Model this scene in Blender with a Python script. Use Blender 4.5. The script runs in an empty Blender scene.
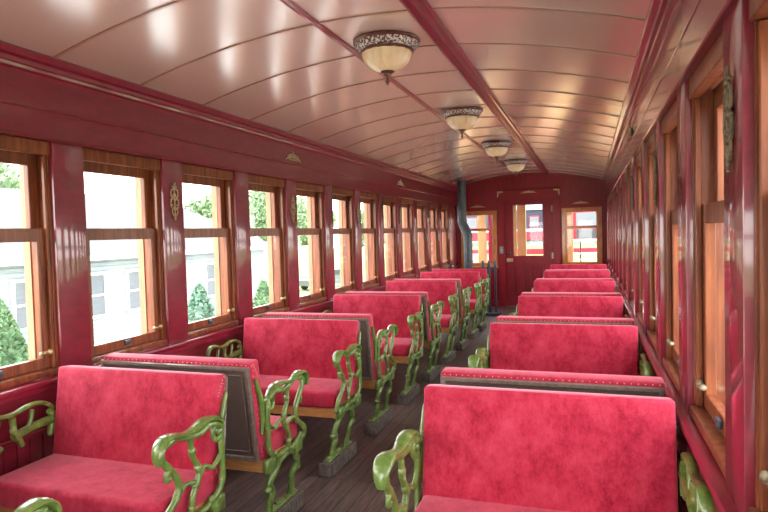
import bpy, bmesh, math, random
from mathutils import Vector, Matrix
random.seed(7)
SC = bpy.context.scene
COL = SC.collection
PI = math.pi

# ------------------------------------------------------------------ camera
cam_d = bpy.data.cameras.new('camera')
cam_d.sensor_width = 36.0
cam_d.lens = 601.36 / 768 * 36
cam_d.clip_start = 0.02
cam_d.clip_end = 500
cam = bpy.data.objects.new('camera', cam_d)
COL.objects.link(cam)
YAW, PITCH, ROLL = 0.32867, 0.03721, -0.02678
m = (Matrix.Rotation(YAW, 4, 'Z') @ Matrix.Rotation(PI / 2 - PITCH, 4, 'X') @ Matrix.Rotation(ROLL, 4, 'Z'))
m.translation = Vector((0, 0, 1.48))
cam.matrix_world = m
SC.camera = cam

# ------------------------------------------------------------------ world, exposure
SC.view_settings.view_transform = 'Standard'
SC.view_settings.look = 'None'
SC.view_settings.gamma = 1
SC.view_settings.use_curve_mapping = False
SC.view_settings.exposure = 2.0
world = bpy.data.worlds.new('overcast_sky')
SC.world = world
world.use_nodes = True
wn = world.node_tree
bg = wn.nodes['Background']
tc = wn.nodes.new('ShaderNodeTexCoord')
sep = wn.nodes.new('ShaderNodeSeparateXYZ')
rmp = wn.nodes.new('ShaderNodeValToRGB')
wn.links.new(tc.outputs['Generated'], sep.inputs[0])
wn.links.new(sep.outputs['Z'], rmp.inputs[0])
wn.links.new(rmp.outputs[0], bg.inputs[0])
rmp.color_ramp.elements[0].position = 0.0
rmp.color_ramp.elements[0].color = (1.0, 0.97, 0.93, 1)
rmp.color_ramp.elements[1].position = 1.0
rmp.color_ramp.elements[1].color = (0.86, 0.93, 1.0, 1)
bg.inputs[1].default_value = 3.0

# ------------------------------------------------------------------ materials
def new_mat(name):
    mt = bpy.data.materials.new(name)
    mt.use_nodes = True
    return mt, mt.node_tree, mt.node_tree.nodes['Principled BSDF']

def noise(nt, scale, detail=3, rough=.5, stretch=(1, 1, 1), coord='Object'):
    t = nt.nodes.new('ShaderNodeTexCoord')
    mp = nt.nodes.new('ShaderNodeMapping')
    mp.inputs['Scale'].default_value = stretch
    n = nt.nodes.new('ShaderNodeTexNoise')
    n.inputs['Scale'].default_value = scale
    n.inputs['Detail'].default_value = detail
    n.inputs['Roughness'].default_value = rough
    nt.links.new(t.outputs[coord], mp.inputs[0])
    nt.links.new(mp.outputs[0], n.inputs['Vector'])
    return n

def ramp(nt, src, stops):
    r = nt.nodes.new('ShaderNodeValToRGB')
    while len(r.color_ramp.elements) < len(stops):
        r.color_ramp.elements.new(0.5)
    for e, (p, c) in zip(r.color_ramp.elements, stops):
        e.position = p
        e.color = (*c, 1)
    nt.links.new(src, r.inputs[0])
    return r

def bump(nt, b, src, strength, dist=0.01):
    bp = nt.nodes.new('ShaderNodeBump')
    bp.inputs['Strength'].default_value = strength
    bp.inputs['Distance'].default_value = dist
    nt.links.new(src, bp.inputs['Height'])
    nt.links.new(bp.outputs[0], b.inputs['Normal'])
    return bp

def mat(name, c1, c2=None, scale=20, stretch=(1, 1, 1), rough=.5, coat=0., coat_rough=.1, metal=0., bmp=0., bdist=.005,
        lo=.35, hi=.65, detail=4, sheen=0., spec=.5):
    mt, nt, b = new_mat(name)
    b.inputs['Roughness'].default_value = rough
    b.inputs['Metallic'].default_value = metal
    b.inputs['Coat Weight'].default_value = coat
    b.inputs['Coat Roughness'].default_value = coat_rough
    b.inputs['Specular IOR Level'].default_value = spec
    if sheen:
        b.inputs['Sheen Weight'].default_value = sheen
        b.inputs['Sheen Roughness'].default_value = .35
    n = noise(nt, scale, detail, .6, stretch)
    r = ramp(nt, n.outputs['Fac'], [(lo, c1), (hi, c2 or c1)])
    nt.links.new(r.outputs[0], b.inputs['Base Color'])
    if bmp:
        bump(nt, b, n.outputs['Fac'], bmp, bdist)
    return mt

M = {}
M['red'] = mat('glossy_maroon_paint', (.175, .010, .023), (.225, .013, .029), 9, (1, 1, 3), .36, 1., .08, bmp=.14, bdist=.004, spec=.5)
M['red_end'] = mat('maroon_end_wall_paint', (.235, .007, .016), (.30, .010, .022), 6, (3, 1, .6), .45, .15, .2, bmp=.08, spec=.3)
M['red_trim'] = mat('crimson_moulding_paint', (.22, .006, .026), (.27, .009, .033), 10, (1, 1, 1), .35, .9, .10)
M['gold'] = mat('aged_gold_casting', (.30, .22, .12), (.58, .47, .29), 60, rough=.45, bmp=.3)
M['lit_gold'] = mat('lit_tone_gilt_casting', (.62, .44, .20), (.85, .66, .38), 60, rough=.5, bmp=.3)  # gold with light painted into its colour, for the dim end wall
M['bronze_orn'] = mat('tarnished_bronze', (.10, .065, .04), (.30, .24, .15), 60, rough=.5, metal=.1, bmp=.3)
M['brass'] = mat('polished_brass', (.42, .30, .14), (.55, .42, .22), 30, rough=.4, metal=.7)
M['steel'] = mat('grey_steel', (.25, .26, .28), (.35, .36, .38), 40, rough=.35, metal=.8)
M['stovepipe'] = mat('grey_black_stovepipe', (.055, .062, .074), (.09, .10, .115), 14, rough=.4, metal=.35)
M['stove'] = mat('black_cast_iron', (.015, .017, .022), (.035, .04, .05), 20, rough=.5, metal=.2)
M['guard'] = mat('dark_blue_painted_steel', (.02, .035, .055), (.05, .07, .10), 20, rough=.4)
M['tan'] = mat('pale_tan_exterior_casing', (.30, .15, .075), (.38, .20, .105), 14, (6, 6, .6), .55)
M['cream'] = mat('cream_yellow_paint', (.40, .25, .10), (.46, .30, .13), 5, (1, 1, 1), .5)
M['white'] = mat('white_paint', (.55, .55, .54), (.62, .62, .6), 9, rough=.5)
M['navy'] = mat('navy_paint', (.006, .010, .025), (.010, .015, .035), 7, rough=.4)
M['roofgrey'] = mat('grey_coach_roof', (.14, .15, .15), (.18, .19, .19), 7, rough=.7)
M['awning'] = mat('sage_green_paint', (.09, .14, .10), (.12, .18, .13), 7, rough=.6)
M['bowl'] = mat('cream_alabaster_glass', (.80, .58, .30), (.90, .72, .43), 7, (1, 1, .5), .3, .4, .1, bmp=.0)
M['rim'] = mat('bronze_filigree_rim', (.10, .045, .025), (.62, .55, .48), 75, rough=.4, metal=.3, bmp=.9, lo=.47, hi=.56, detail=2)
M['rimdark'] = mat('dark_bronze', (.10, .04, .025), (.18, .08, .045), 25, rough=.35, metal=.5)
M['block'] = mat('grey_weathered_block', (.075, .055, .045), (.19, .155, .135), 22, (1, 3, 1), .75, bmp=.3)
M['beam'] = mat('honey_pine', (.48, .20, .055), (.66, .32, .11), 12, (1, 6, 6), .45, .3)
M['panel'] = mat('brown_leatherette', (.12, .082, .068), (.16, .11, .095), 160, rough=.36, bmp=.15, bdist=.001)
M['panel_frame'] = mat('brown_panel_moulding', (.19, .13, .11), (.26, .19, .16), 40, rough=.25, coat=.8)
M['stud'] = mat('pale_nail_head', (.48, .22, .20), (.55, .30, .26), 40, rough=.35, metal=.2)
M['siding_house'] = mat('pale_blue_siding', (.20, .228, .238), (.22, .248, .256), 3, rough=.8, spec=.1)
M['shingle'] = mat('light_grey_shingles', (.095, .093, .097), (.108, .106, .11), 6, (1, 1, 4), .95, spec=.05)
M['housewin'] = mat('pale_window_blind', (.085, .095, .105), (.10, .11, .12), 2, (1, 1, 9), .5, spec=.1)
M['grass'] = mat('lawn_grass', (.12, .20, .06), (.20, .28, .09), .6, rough=.95)
M['gravel'] = mat('pale_gravel', (.50, .48, .45), (.66, .64, .60), 30, rough=.95)
M['blind'] = mat('pale_grey_blind', (.085, .095, .105), (.10, .11, .12), 5, rough=.5)
M['carpaint'] = mat('dark_silver_car_paint', (.07, .075, .09), (.09, .1, .12), 3, rough=.25, coat=1)
M['carglass'] = mat('dark_car_glass', (.03, .035, .04), (.04, .045, .05), 3, rough=.08)
M['tyre'] = mat('black_tyre', (.02, .02, .02), (.03, .03, .03), 9, rough=.8)
M['bark'] = mat('grey_brown_bark', (.10, .07, .05), (.18, .13, .09), 8, (1, 1, .3), .9)

def leaf_mat(name, a, b_):
    mt, nt, b = new_mat(name)
    n = noise(nt, 3.0, 4)
    r = ramp(nt, n.outputs['Fac'], [(.3, a), (.7, b_)])
    nt.links.new(r.outputs[0], b.inputs['Base Color'])
    b.inputs['Roughness'].default_value = .6
    return mt
M['leaf_shrub'] = leaf_mat('shrub_green', (.055, .125, .05), (.12, .21, .095))
M['leaf_spruce'] = leaf_mat('spruce_blue_green', (.06, .13, .085), (.12, .21, .14))
M['leaf_tree'] = leaf_mat('tree_green', (.09, .15, .07), (.19, .27, .13))

# velvet
mt, nt, b = new_mat('crushed_crimson_velvet')
n1 = noise(nt, 13, 9, .82, (1, 1, .7))
n2 = noise(nt, 150, 2, .5, (1, 1, .3))
r = ramp(nt, n1.outputs['Fac'], [(.34, (.27, .004, .024)), (.47, (.47, .020, .055)), (.64, (.57, .050, .095))])
nt.links.new(r.outputs[0], b.inputs['Base Color'])
b.inputs['Roughness'].default_value = .7
b.inputs['Specular IOR Level'].default_value = .2
b.inputs['Sheen Weight'].default_value = .7
b.inputs['Sheen Roughness'].default_value = .4
b.inputs['Sheen Tint'].default_value = (1, .45, .55, 1)
bump(nt, b, n2.outputs['Fac'], .25, .003)
M['velvet'] = mt

# sash wood
mt, nt, b = new_mat('varnished_mahogany')
n1 = noise(nt, 5, 4, .6, (7, 7, .7))
r = ramp(nt, n1.outputs['Fac'], [(.3, (.115, .028, .012)), (.5, (.21, .056, .022)), (.72, (.32, .10, .038))])
nt.links.new(r.outputs[0], b.inputs['Base Color'])
b.inputs['Roughness'].default_value = .34
b.inputs['Specular IOR Level'].default_value = .3
b.inputs['Coat Weight'].default_value = .12
b.inputs['Coat Roughness'].default_value = .15
M['wood'] = mt
M['orange_wood'] = mat('orange_oak_frame', (.46, .14, .03), (.62, .24, .06), 8, (4, 4, 1), .4, .5)

# ceiling
mt, nt, b = new_mat('varnished_pink_tan_ceiling')
n1 = noise(nt, 1.2, 2, .5)
r = ramp(nt, n1.outputs['Fac'], [(.0, (.58, .40, .33)), (1, (.68, .48, .40))])
nt.links.new(r.outputs[0], b.inputs['Base Color'])
n3 = noise(nt, 3, 2, .5)
rr = nt.nodes.new('ShaderNodeMapRange')
rr.inputs['To Min'].default_value = .20
rr.inputs['To Max'].default_value = .24
nt.links.new(n3.outputs['Fac'], rr.inputs[0])
nt.links.new(rr.outputs[0], b.inputs['Roughness'])
b.inputs['Specular IOR Level'].default_value = .8
b.inputs['Coat Weight'].default_value = 1.0
b.inputs['Coat IOR'].default_value = 1.7
b.inputs['Coat Roughness'].default_value = .16
n2 = noise(nt, 60, 2, .5, (1, .15, 1))
bump(nt, b, n2.outputs['Fac'], .05, .002)
M['ceiling'] = mt
M['batten'] = mat('ceiling_batten_paint', (.34, .17, .11), (.40, .21, .14), 6, rough=.3, coat=.5)

# floor planks run along the car
mt, nt, b = new_mat('dark_worn_floor_planks')
t = nt.nodes.new('ShaderNodeTexCoord')
mp = nt.nodes.new('ShaderNodeMapping')
mp.inputs['Rotation'].default_value = (0, 0, PI / 2)
br = nt.nodes.new('ShaderNodeTexBrick')
br.inputs['Scale'].default_value = 1.0
br.inputs['Brick Width'].default_value = 2.2
br.inputs['Row Height'].default_value = .083
br.inputs['Mortar Size'].default_value = .003
br.inputs['Color1'].default_value = (.085, .060, .053, 1)
br.inputs['Color2'].default_value = (.15, .108, .096, 1)
br.inputs['Mortar'].default_value = (.012, .008, .007, 1)
nt.links.new(t.outputs['Object'], mp.inputs[0])
nt.links.new(mp.outputs[0], br.inputs['Vector'])
ng = noise(nt, 6, 6, .7, (8, .8, 1))
mx = nt.nodes.new('ShaderNodeMix')
mx.data_type = 'RGBA'
mx.blend_type = 'MULTIPLY'
mx.inputs['Factor'].default_value = .85
rg = ramp(nt, ng.outputs['Fac'], [(.32, (.32, .30, .30)), (.68, (1.7, 1.6, 1.55))])
nt.links.new(br.outputs['Color'], mx.inputs[6])
nt.links.new(rg.outputs[0], mx.inputs[7])
nt.links.new(mx.outputs[2], b.inputs['Base Color'])
b.inputs['Roughness'].default_value = .38
bump(nt, b, ng.outputs['Fac'], .2, .004)
M['floor'] = mt

# green cast iron; pale flecks stand for worn paint and painted-on glints
mt, nt, b = new_mat('worn_glinted_green_enamel')
n1 = noise(nt, 28, 4, .6)
r = ramp(nt, n1.outputs['Fac'], [(.32, (.085, .155, .03)), (.60, (.17, .26, .055)), (.74, (.44, .47, .27))])
nt.links.new(r.outputs[0], b.inputs['Base Color'])
b.inputs['Roughness'].default_value = .3
b.inputs['Coat Weight'].default_value = .7
b.inputs['Coat Roughness'].default_value = .1
M['green'] = mt

# glass
mt = bpy.data.materials.new('clear_window_glass')
mt.use_nodes = True
nt = mt.node_tree
nt.nodes.clear()
o = nt.nodes.new('ShaderNodeOutputMaterial')
tr = nt.nodes.new('ShaderNodeBsdfTransparent')
tr.inputs[0].default_value = (.97, .985, .98, 1)
gl = nt.nodes.new('ShaderNodeBsdfGlossy')
gl.inputs['Roughness'].default_value = .02
lw = nt.nodes.new('ShaderNodeLayerWeight')
pw_ = nt.nodes.new('ShaderNodeMath')
pw_.operation = 'POWER'
pw_.inputs[1].default_value = 5
nt.links.new(lw.outputs['Facing'], pw_.inputs[0])
fr = nt.nodes.new('ShaderNodeMath')
fr.operation = 'MULTIPLY_ADD'
fr.inputs[1].default_value = .60
fr.inputs[2].default_value = .022
nt.links.new(pw_.outputs[0], fr.inputs[0])
mm = nt.nodes.new('ShaderNodeMixShader')
nt.links.new(fr.outputs[0], mm.inputs[0])
nt.links.new(tr.outputs[0], mm.inputs[1])
nt.links.new(gl.outputs[0], mm.inputs[2])
nt.links.new(mm.outputs[0], o.inputs[0])
M['glass'] = mt

# ------------------------------------------------------------------ mesh helpers
class MB:
    def __init__(s):
        s.bm = bmesh.new()
    def box(s, x0, x1, y0, y1, z0, z1, bev=0, seg=1):
        x0, x1 = min(x0, x1), max(x0, x1)
        y0, y1 = min(y0, y1), max(y0, y1)
        z0, z1 = min(z0, z1), max(z0, z1)
        g = bmesh.new()
        bmesh.ops.create_cube(g, size=1)
        for v in g.verts:
            v.co = Vector(((x0 + x1) / 2 + v.co.x * (x1 - x0), (y0 + y1) / 2 + v.co.y * (y1 - y0), (z0 + z1) / 2 + v.co.z * (z1 - z0)))
        if bev:
            bmesh.ops.bevel(g, geom=list(g.edges), offset=bev, segments=seg, affect='EDGES', profile=.5)
        s.merge(g)
        return s
    def merge(s, g):
        me = bpy.data.meshes.new('t')
        g.to_mesh(me)
        g.free()
        s.bm.from_mesh(me)
        bpy.data.meshes.remove(me)
    def prism(s, pts, axis, a, b):
        """closed polygon pts (2-D) extruded along axis from a to b"""
        def P(p, t):
            if axis == 'Y': return (p[0], t, p[1])
            if axis == 'X': return (t, p[0], p[1])
            return (p[0], p[1], t)
        g = bmesh.new()
        va = [g.verts.new(P(p, a)) for p in pts]
        vb = [g.verts.new(P(p, b)) for p in pts]
        g.faces.new(va)
        g.faces.new(vb[::-1])
        n = len(pts)
        for i in range(n):
            g.faces.new((va[i], vb[i], vb[(i + 1) % n], va[(i + 1) % n]))
        bmesh.ops.recalc_face_normals(g, faces=g.faces)
        s.merge(g)
        return s
    def tube(s, pts, r, n=8, caps=True, flat=None):
        """sweep along a polyline; r number or list"""
        pts = [Vector(p) for p in pts]
        k = len(pts)
        rs = r if isinstance(r, (list, tuple)) else [r] * k
        g = s.bm
        rings = []
        up = None
        for i, p in enumerate(pts):
            d = (pts[min(i + 1, k - 1)] - pts[max(i - 1, 0)]).normalized()
            if up is None:
                up = Vector((1, 0, 0)) if abs(d.x) < .9 else Vector((0, 0, 1))
            u = (up - d * up.dot(d)).normalized()
            up = u
            w = d.cross(u)
            f = flat or 1
            rings.append([g.verts.new(p + (u * math.cos(2 * PI * j / n) * f + w * math.sin(2 * PI * j / n)) * rs[i]) for j in range(n)])
        for a, b in zip(rings, rings[1:]):
            for j in range(n):
                g.faces.new((a[j], b[j], b[(j + 1) % n], a[(j + 1) % n]))
        if caps:
            g.faces.new(rings[0])
            g.faces.new(rings[-1][::-1])
        return s
    def ball(s, c, r, sub=2, sc=(1, 1, 1)):
        bmesh.ops.create_icosphere(s.bm, subdivisions=sub, radius=r, matrix=Matrix.Translation(c) @ Matrix.Diagonal((*sc, 1)))
        return s
    def lathe(s, prof, c=(0, 0, 0), n=40, rib=0, ribs=0):
        g = s.bm
        rings = []
        for (r, z) in prof:
            if r < 1e-5:
                rings.append([g.verts.new((c[0], c[1], c[2] + z))])
            else:
                rings.append([g.verts.new((c[0] + r * (1 + rib * abs(math.sin(ribs * PI * j / n))) * math.cos(2 * PI * j / n),
                                           c[1] + r * (1 + rib * abs(math.sin(ribs * PI * j / n))) * math.sin(2 * PI * j / n), c[2] + z)) for j in range(n)])
        for a, b in zip(rings, rings[1:]):
            if len(a) == 1 and len(b) == 1: continue
            for j in range(n):
                j2 = (j + 1) % n
                if len(a) == 1: g.faces.new((a[0], b[j], b[j2]))
                elif len(b) == 1: g.faces.new((a[j], b[0], a[j2]))
                else: g.faces.new((a[j], b[j], b[j2], a[j2]))
        return s
    def build(s, name, m, parent=None, smooth=35):
        bmesh.ops.recalc_face_normals(s.bm, faces=s.bm.faces)
        me = bpy.data.meshes.new(name)
        s.bm.to_mesh(me)
        s.bm.free()
        if smooth:
            me.polygons.foreach_set('use_smooth', [True] * len(me.polygons))
            me.set_sharp_from_angle(angle=math.radians(smooth))
        me.materials.append(m)
        ob = bpy.data.objects.new(name, me)
        COL.objects.link(ob)
        if parent is not None:
            ob.parent = parent
        return ob

def empty(name, loc=(0, 0, 0), rz=0):
    o = bpy.data.objects.new(name, None)
    o.empty_display_size = .1
    o.location = loc
    o.rotation_euler = (0, 0, rz)
    COL.objects.link(o)
    return o

def tag(o, label=None, cat=None, group=None, kind=None):
    if label: o['label'] = label
    if cat: o['category'] = cat
    if group: o['group'] = group
    if kind: o['kind'] = kind
    return o

def struct(o, label=None, cat=None):
    return tag(o, label, cat, None, 'structure')

def kids(o):
    return [c for c in bpy.data.objects if c.parent == o]

def copy_tree(o, parent=None):
    c = o.copy()
    COL.objects.link(c)
    if parent is not None:
        c.parent = parent
    for ch in kids(o):
        copy_tree(ch, c)
    return c

def catmull(pts, n=6):
    P = [pts[0]] + list(pts) + [pts[-1]]
    out = []
    for i in range(1, len(P) - 2):
        for k in range(n):
            t = k / n
            out.append(tuple(.5 * ((2 * P[i][j]) + (-P[i - 1][j] + P[i + 1][j]) * t + (2 * P[i - 1][j] - 5 * P[i][j] + 4 * P[i + 1][j] - P[i + 2][j]) * t * t
                                   + (-P[i - 1][j] + 3 * P[i][j] - 3 * P[i + 1][j] + P[i + 2][j]) * t ** 3) for j in range(len(P[0]))))
    out.append(tuple(pts[-1]))
    return out

# ------------------------------------------------------------------ dimensions
XL, XR = -2.467, .313          # inner faces of the pillars
XC = (XL + XR) / 2
YB, YE = -1.73, 11.8           # rear and front end walls
PIT = .8
PW = .188                      # pillar width
SILL, HEAD = .867, 1.97
def ceil_z(x):
    return 2.565 - .225 * ((x - XC) / 1.40) ** 2

# ------------------------------------------------------------------ floor and ceiling
struct(MB().box(XL - .15, XR + .15, YB - .1, YE + .1, -.06, 0).build('floor', M['floor']), 'dark worn plank floor of the coach running down the aisle', 'floor')

N = 40
xs = [XL - .03 + (XR - XL + .06) * i / N for i in range(N + 1)]
pts = [(x, ceil_z(x)) for x in xs] + [(x, ceil_z(x) + .04) for x in xs[::-1]]
ceiling = struct(MB().prism(pts, 'Y', YB - .1, YE + .05).build('ceiling', M['ceiling']), 'glossy pink-tan arched panel ceiling with thin cross battens', 'ceiling')
y = 2.25 - .588 * 6
while y < YE - .1:
    top = [(x, ceil_z(x) + .004) for x in xs]
    bot = [(x, ceil_z(x) - .007) for x in xs[::-1]]
    MB().prism(top + bot, 'Y', y - .008, y + .008).build('batten', M['batten'], ceiling)
    y += .588

# long mouldings under the ceiling
def strip(name, prof, mt, lab, cat='moulding'):
    return struct(MB().prism(prof, 'Y', YB, YE - .001).build(name, mt, None, 25), lab, cat)
def beam_profile(x0, x1, drop, ridges):
    zt = max(ceil_z(x0), ceil_z(x1)) + .01
    w = (x1 - x0)
    p = [(x0, zt)]
    n = ridges * 4
    zb = min(ceil_z(x0), ceil_z(x1))
    for i in range(n + 1):
        u = i / n
        ph = (i % 4)
        z = zb - drop * (1, .55, .45, .8)[ph] * (.75 + .5 * math.sin(PI * u))
        if i in (0, n): z = zb - drop * .35
        p.append((x0 + w * u, z))
    p.append((x1, zt))
    return p
strip('trim_1', beam_profile(-1.315, -1.278, .020, 1), M['red_trim'], 'narrow crimson moulding along the ceiling left of the lamps')
strip('trim_2', beam_profile(-.80, -.69, .035, 3), M['red_trim'], 'wide triple-ridged crimson moulding along the ceiling right of the lamps')
def cornice(side):
    X = XL if side < 0 else XR
    s = 1 if side < 0 else -1
    cz = ceil_z(X)
    pr = [(0, -.085), (.008, -.085), (.010, -.070), (.026, -.062), (.030, -.048), (.046, -.046), (.050, -.028), (.072, -.022), (.074, .008), (.05, .03), (-.02, .03), (-.02, -.085)]
    return [(X + s * a, cz + b_) for a, b_ in pr]
strip('trim_3', cornice(-1), M['red_trim'], 'stepped crimson cornice between the left wall and the ceiling')
strip('trim_4', cornice(1), M['red_trim'], 'stepped crimson cornice between the right wall and the ceiling')

# ------------------------------------------------------------------ side walls
centers = [.767 + PIT * k for k in range(-3, 14)]
def side_wall(side):
    X = XL if side < 0 else XR
    o = -1 if side < 0 else 1          # outward
    nm = 'wall_left' if side < 0 else 'wall_right'
    b = MB()
    # outer shell above and below the windows
    b.box(X + o * .012, X + o * .15, YB - .1, YE + .1, .0, SILL - .02)
    b.box(X - o * .008, X + o * .15, YB - .1, YE + .1, HEAD, ceil_z(X) + .03, .002)
    w = struct(b.build(nm, M['red']), 'maroon painted %s wall of the coach with frieze, window pillars and dado' % nm[5:], 'wall')
    # frieze bead
    MB().box(X - o * .012, X, YB, YE, 2.105, 2.117, .003).build('frieze_bead', M['red'], w)
    MB().box(X - o * .016, X, YB, YE, HEAD, HEAD + .014, .004).build('frieze_bead', M['red'], w)
    # dado cap, bead and boards
    d = MB()
    d.box(X - o * .030, X + o * .05, YB, YE, .800, .828, .006, 2)
    d.box(X - o * .018, X + o * .02, YB, YE, .772, .800, .004)
    d.build('ledge', M['red_trim'], w)
    d = MB()
    d.box(X + o * .0, X + o * .03, YB, YE, .60, .772, .002)
    d.box(X - o * .012, X + o * .03, YB, YE, .575, .60, .004)
    y = YB
    while y < YE - .01:
        d.box(X + o * .004, X + o * .03, y + .002, min(y + .066, YE), .12, .575, .003)
        y += .068
    d.box(X - o * .015, X + o * .03, YB, YE, 0.0, .12, .005)
    d.build('dado', M['red'], w)
    for c in centers:
        y0, y1 = c - PW / 2, c + PW / 2
        if c == centers[-1]: y1 = YE
        if c == centers[0]: y0 = YB
        p = MB()
        p.box(X, X + o * .15, y0, y1, .815, HEAD + .01, .004, 2)
        p.build('pillar', M['red'], w)
    return w
wl = side_wall(-1)
wr = side_wall(1)

def sash(d0, d1, X, o, y0, y1, z0, z1, st, rb, rt, name, parent):
    b = MB()
    b.box(X + o * d0, X + o * d1, y0, y0 + st, z0, z1, .003)
    b.box(X + o * d0, X + o * d1, y1 - st, y1, z0, z1, .003)
    b.box(X + o * (d0 + .001), X + o * (d1 - .001), y0 + st - .004, y1 - st + .004, z0, z0 + rb, .003)
    b.box(X + o * (d0 + .001), X + o * (d1 - .001), y0 + st - .004, y1 - st + .004, z1 - rt, z1, .003)
    s = b.build(name, M['wood'], parent)
    dm = (d0 + d1) / 2
    MB().box(X + o * (dm - .0015), X + o * (dm + .0015), y0 + st - .005, y1 - st + .005, z0 + rb - .005, z1 - rt + .005).build('pane', M['glass'], s, 0)
    return s

wi = 0
for side in (-1, 1):
    X = XL if side < 0 else XR
    o = side
    for i in range(len(centers) - 1):
        wi += 1
        y0, y1 = centers[i] + PW / 2, centers[i + 1] - PW / 2
        w = struct(empty('window_%d' % wi, (X + o * .06, (y0 + y1) / 2, SILL)), 'double-hung wooden sash window of the %s wall, number %d from the near end' % ('left' if side < 0 else 'right', i + 1), 'window')
        W = Matrix.Translation(w.location).inverted()
        made = []
        # wood lining round the opening
        j = MB()
        j.box(X + o * .022, X + o * .15, y0 + .0005, y0 + .014, SILL, HEAD - .001, .001)
        j.box(X + o * .022, X + o * .15, y1 - .014, y1 - .0005, SILL, HEAD - .001, .001)
        j.box(X + o * .026, X + o * .046, y0 + .014, y0 + .03, SILL, HEAD - .07, .003)
        j.box(X + o * .026, X + o * .046, y1 - .03, y1 - .014, SILL, HEAD - .07, .003)
        j.box(X + o * .012, X + o * .048, y0 + .001, y1 - .001, HEAD - .066, HEAD - .001, .004)
        j.box(X + o * .006, X + o * .15, y0 + .001, y1 - .001, SILL - .034, SILL, .006, 2)
        made.append(j.build('window_frame', M['wood']))
        e = MB()
        e.box(X + o * .1505, X + o * .195, y0 - .02, y0 + .020, SILL - .05, HEAD + .0)
        e.box(X + o * .1505, X + o * .195, y1 - .020, y1 + .02, SILL - .05, HEAD + .0)
        e.box(X + o * .1505, X + o * .195, y0 + .020, y1 - .020, HEAD - .03, HEAD + .0)
        e.box(X + o * .1505, X + o * .215, y0 + .020, y1 - .020, SILL - .05, SILL - .02)
        made.append(e.build('exterior_casing', M['tan']))
        lo = sash(.047, .080, X, o, y0 + .016, y1 - .016, SILL, 1.550, .052, .052, .064, 'lower_sash', None)
        up = sash(.084, .115, X, o, y0 + .016, y1 - .016, 1.490, 1.93, .052, .058, .075, 'upper_sash', None)
        made += [lo, up]
        for s_ in (lo, up):
            pass
        l = MB()
        yc = (y0 + y1) / 2
        l.box(X + o * .034, X + o * .0468, yc - .022, yc + .022, SILL + .016, SILL + .044, .004, 2)
        made.append(l.build('sash_lift', M['guard']))
        if side < 0 or True:
            g = MB()
            yl = y1 - .055
            g.box(X + o * .036, X + o * .0468, yl - .035, yl + .03, SILL + .070, SILL + .086, .003)
            g.ball((X + o * .034, yl - .03, SILL + .078), .011)
            g.ball((X + o * .034, yl + .02, SILL + .078), .013, 2, (1, 1, 1.3))
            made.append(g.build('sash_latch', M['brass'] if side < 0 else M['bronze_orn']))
        for q in made:
            q.parent = w
            q.matrix_parent_inverse = W

# ------------------------------------------------------------------ end walls
def end_wall(name, ya, yb, lab, door_open=False):
    b = MB()
    def seg(x0, x1, z0, z1): b.box(x0, x1, ya, yb, z0, z1)
    a0, a1 = XL - .05, XR + .05
    seg(a0, -2.36, 0, HEAD); seg(-1.72, -1.525, 0, HEAD); seg(-.648, -.44, 0, HEAD); seg(.20, a1, 0, HEAD)
    for x0, x1 in ((-2.36, -1.72), (-.44, .20)):
        seg(x0, x1, 0, .79); seg(x0, x1, 1.835, HEAD)
    seg(-1.525, -.648, 2.03, HEAD + .08)
    n = 30
    X = [a0 + (a1 - a0) * i / n for i in range(n + 1)]
    for x0, x1, z0 in ((a0, -1.525, HEAD), (-1.525, -.648, HEAD + .06), (-.648, a1, HEAD)):
        q = [x0] + [v for v in X if x0 < v < x1] + [x1]
        b.prism([(x0, z0)] + [(x1, z0)] + [(v, ceil_z(v) + .02) for v in q[::-1]], 'Y', ya, yb)
    w = struct(b.build(name, M['red_end'], None, 20), lab, 'wall')
    return w
wf = end_wall('wall_front', YE, YE + .08, 'maroon end wall of the coach with an arched top, a central door and two windows')
wb = end_wall('wall_back', YB - .08, YB, 'maroon end wall behind the viewpoint with an open doorway')
# raised boards and door casing on the front end wall
d = MB()
d.box(-1.673, -1.535, YE - .022, YE, 0, 2.24, .004)
d.box(-.638, -.50, YE - .022, YE, 0, 2.24, .004)
d.box(-1.673, -.50, YE - .030, YE - .0225, 2.055, 2.24, .004)
d.box(-1.70, -.475, YE - .045, YE - .001, 2.24, 2.262, .006)
d.box(-1.673, -.50, YE - .028, YE - .001, 2.03, 2.056, .005)
d.build('door_casing', M['red_end'], wf)
d = MB()
x = XL + .02
while x < XR - .02:
    if not (-1.72 < x < -.46):
        d.box(x - .003, x + .003, YE - .004, YE, 2.0, ceil_z(x) - .02)
        if x < -2.38 or x > .22 or (-1.72 < x < -1.69) or (-.49 < x < -.45):
            pass
        d.box(x - .003, x + .003, YE - .004, YE, .02, .74)
    elif -1.66 < x < -.52:
        d.box(x - .003, x + .003, YE - .004, YE, 2.27, ceil_z(x) - .01)
    x += .115
d.build('board_bead', M['red_trim'], wf)
d = MB()
for x0, x1 in ((XL, -1.675), (-.498, XR)):
    d.box(x0, x1, YE - .025, YE, .745, .775, .005)
    d.box(x0, x1, YE - .018, YE, 0, .12, .004)
d.build('rail_moulding', M['red_trim'], wf)
# arched moulding below the ceiling at the end wall
xs2 = [XL + (XR - XL) * i / 30 for i in range(31)]
MB().prism([(v, ceil_z(v) + .01) for v in xs2] + [(v, ceil_z(v) - .03) for v in xs2[::-1]], 'Y', YE - .02, YE).build('arch_moulding', M['red_end'], wf)

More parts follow.
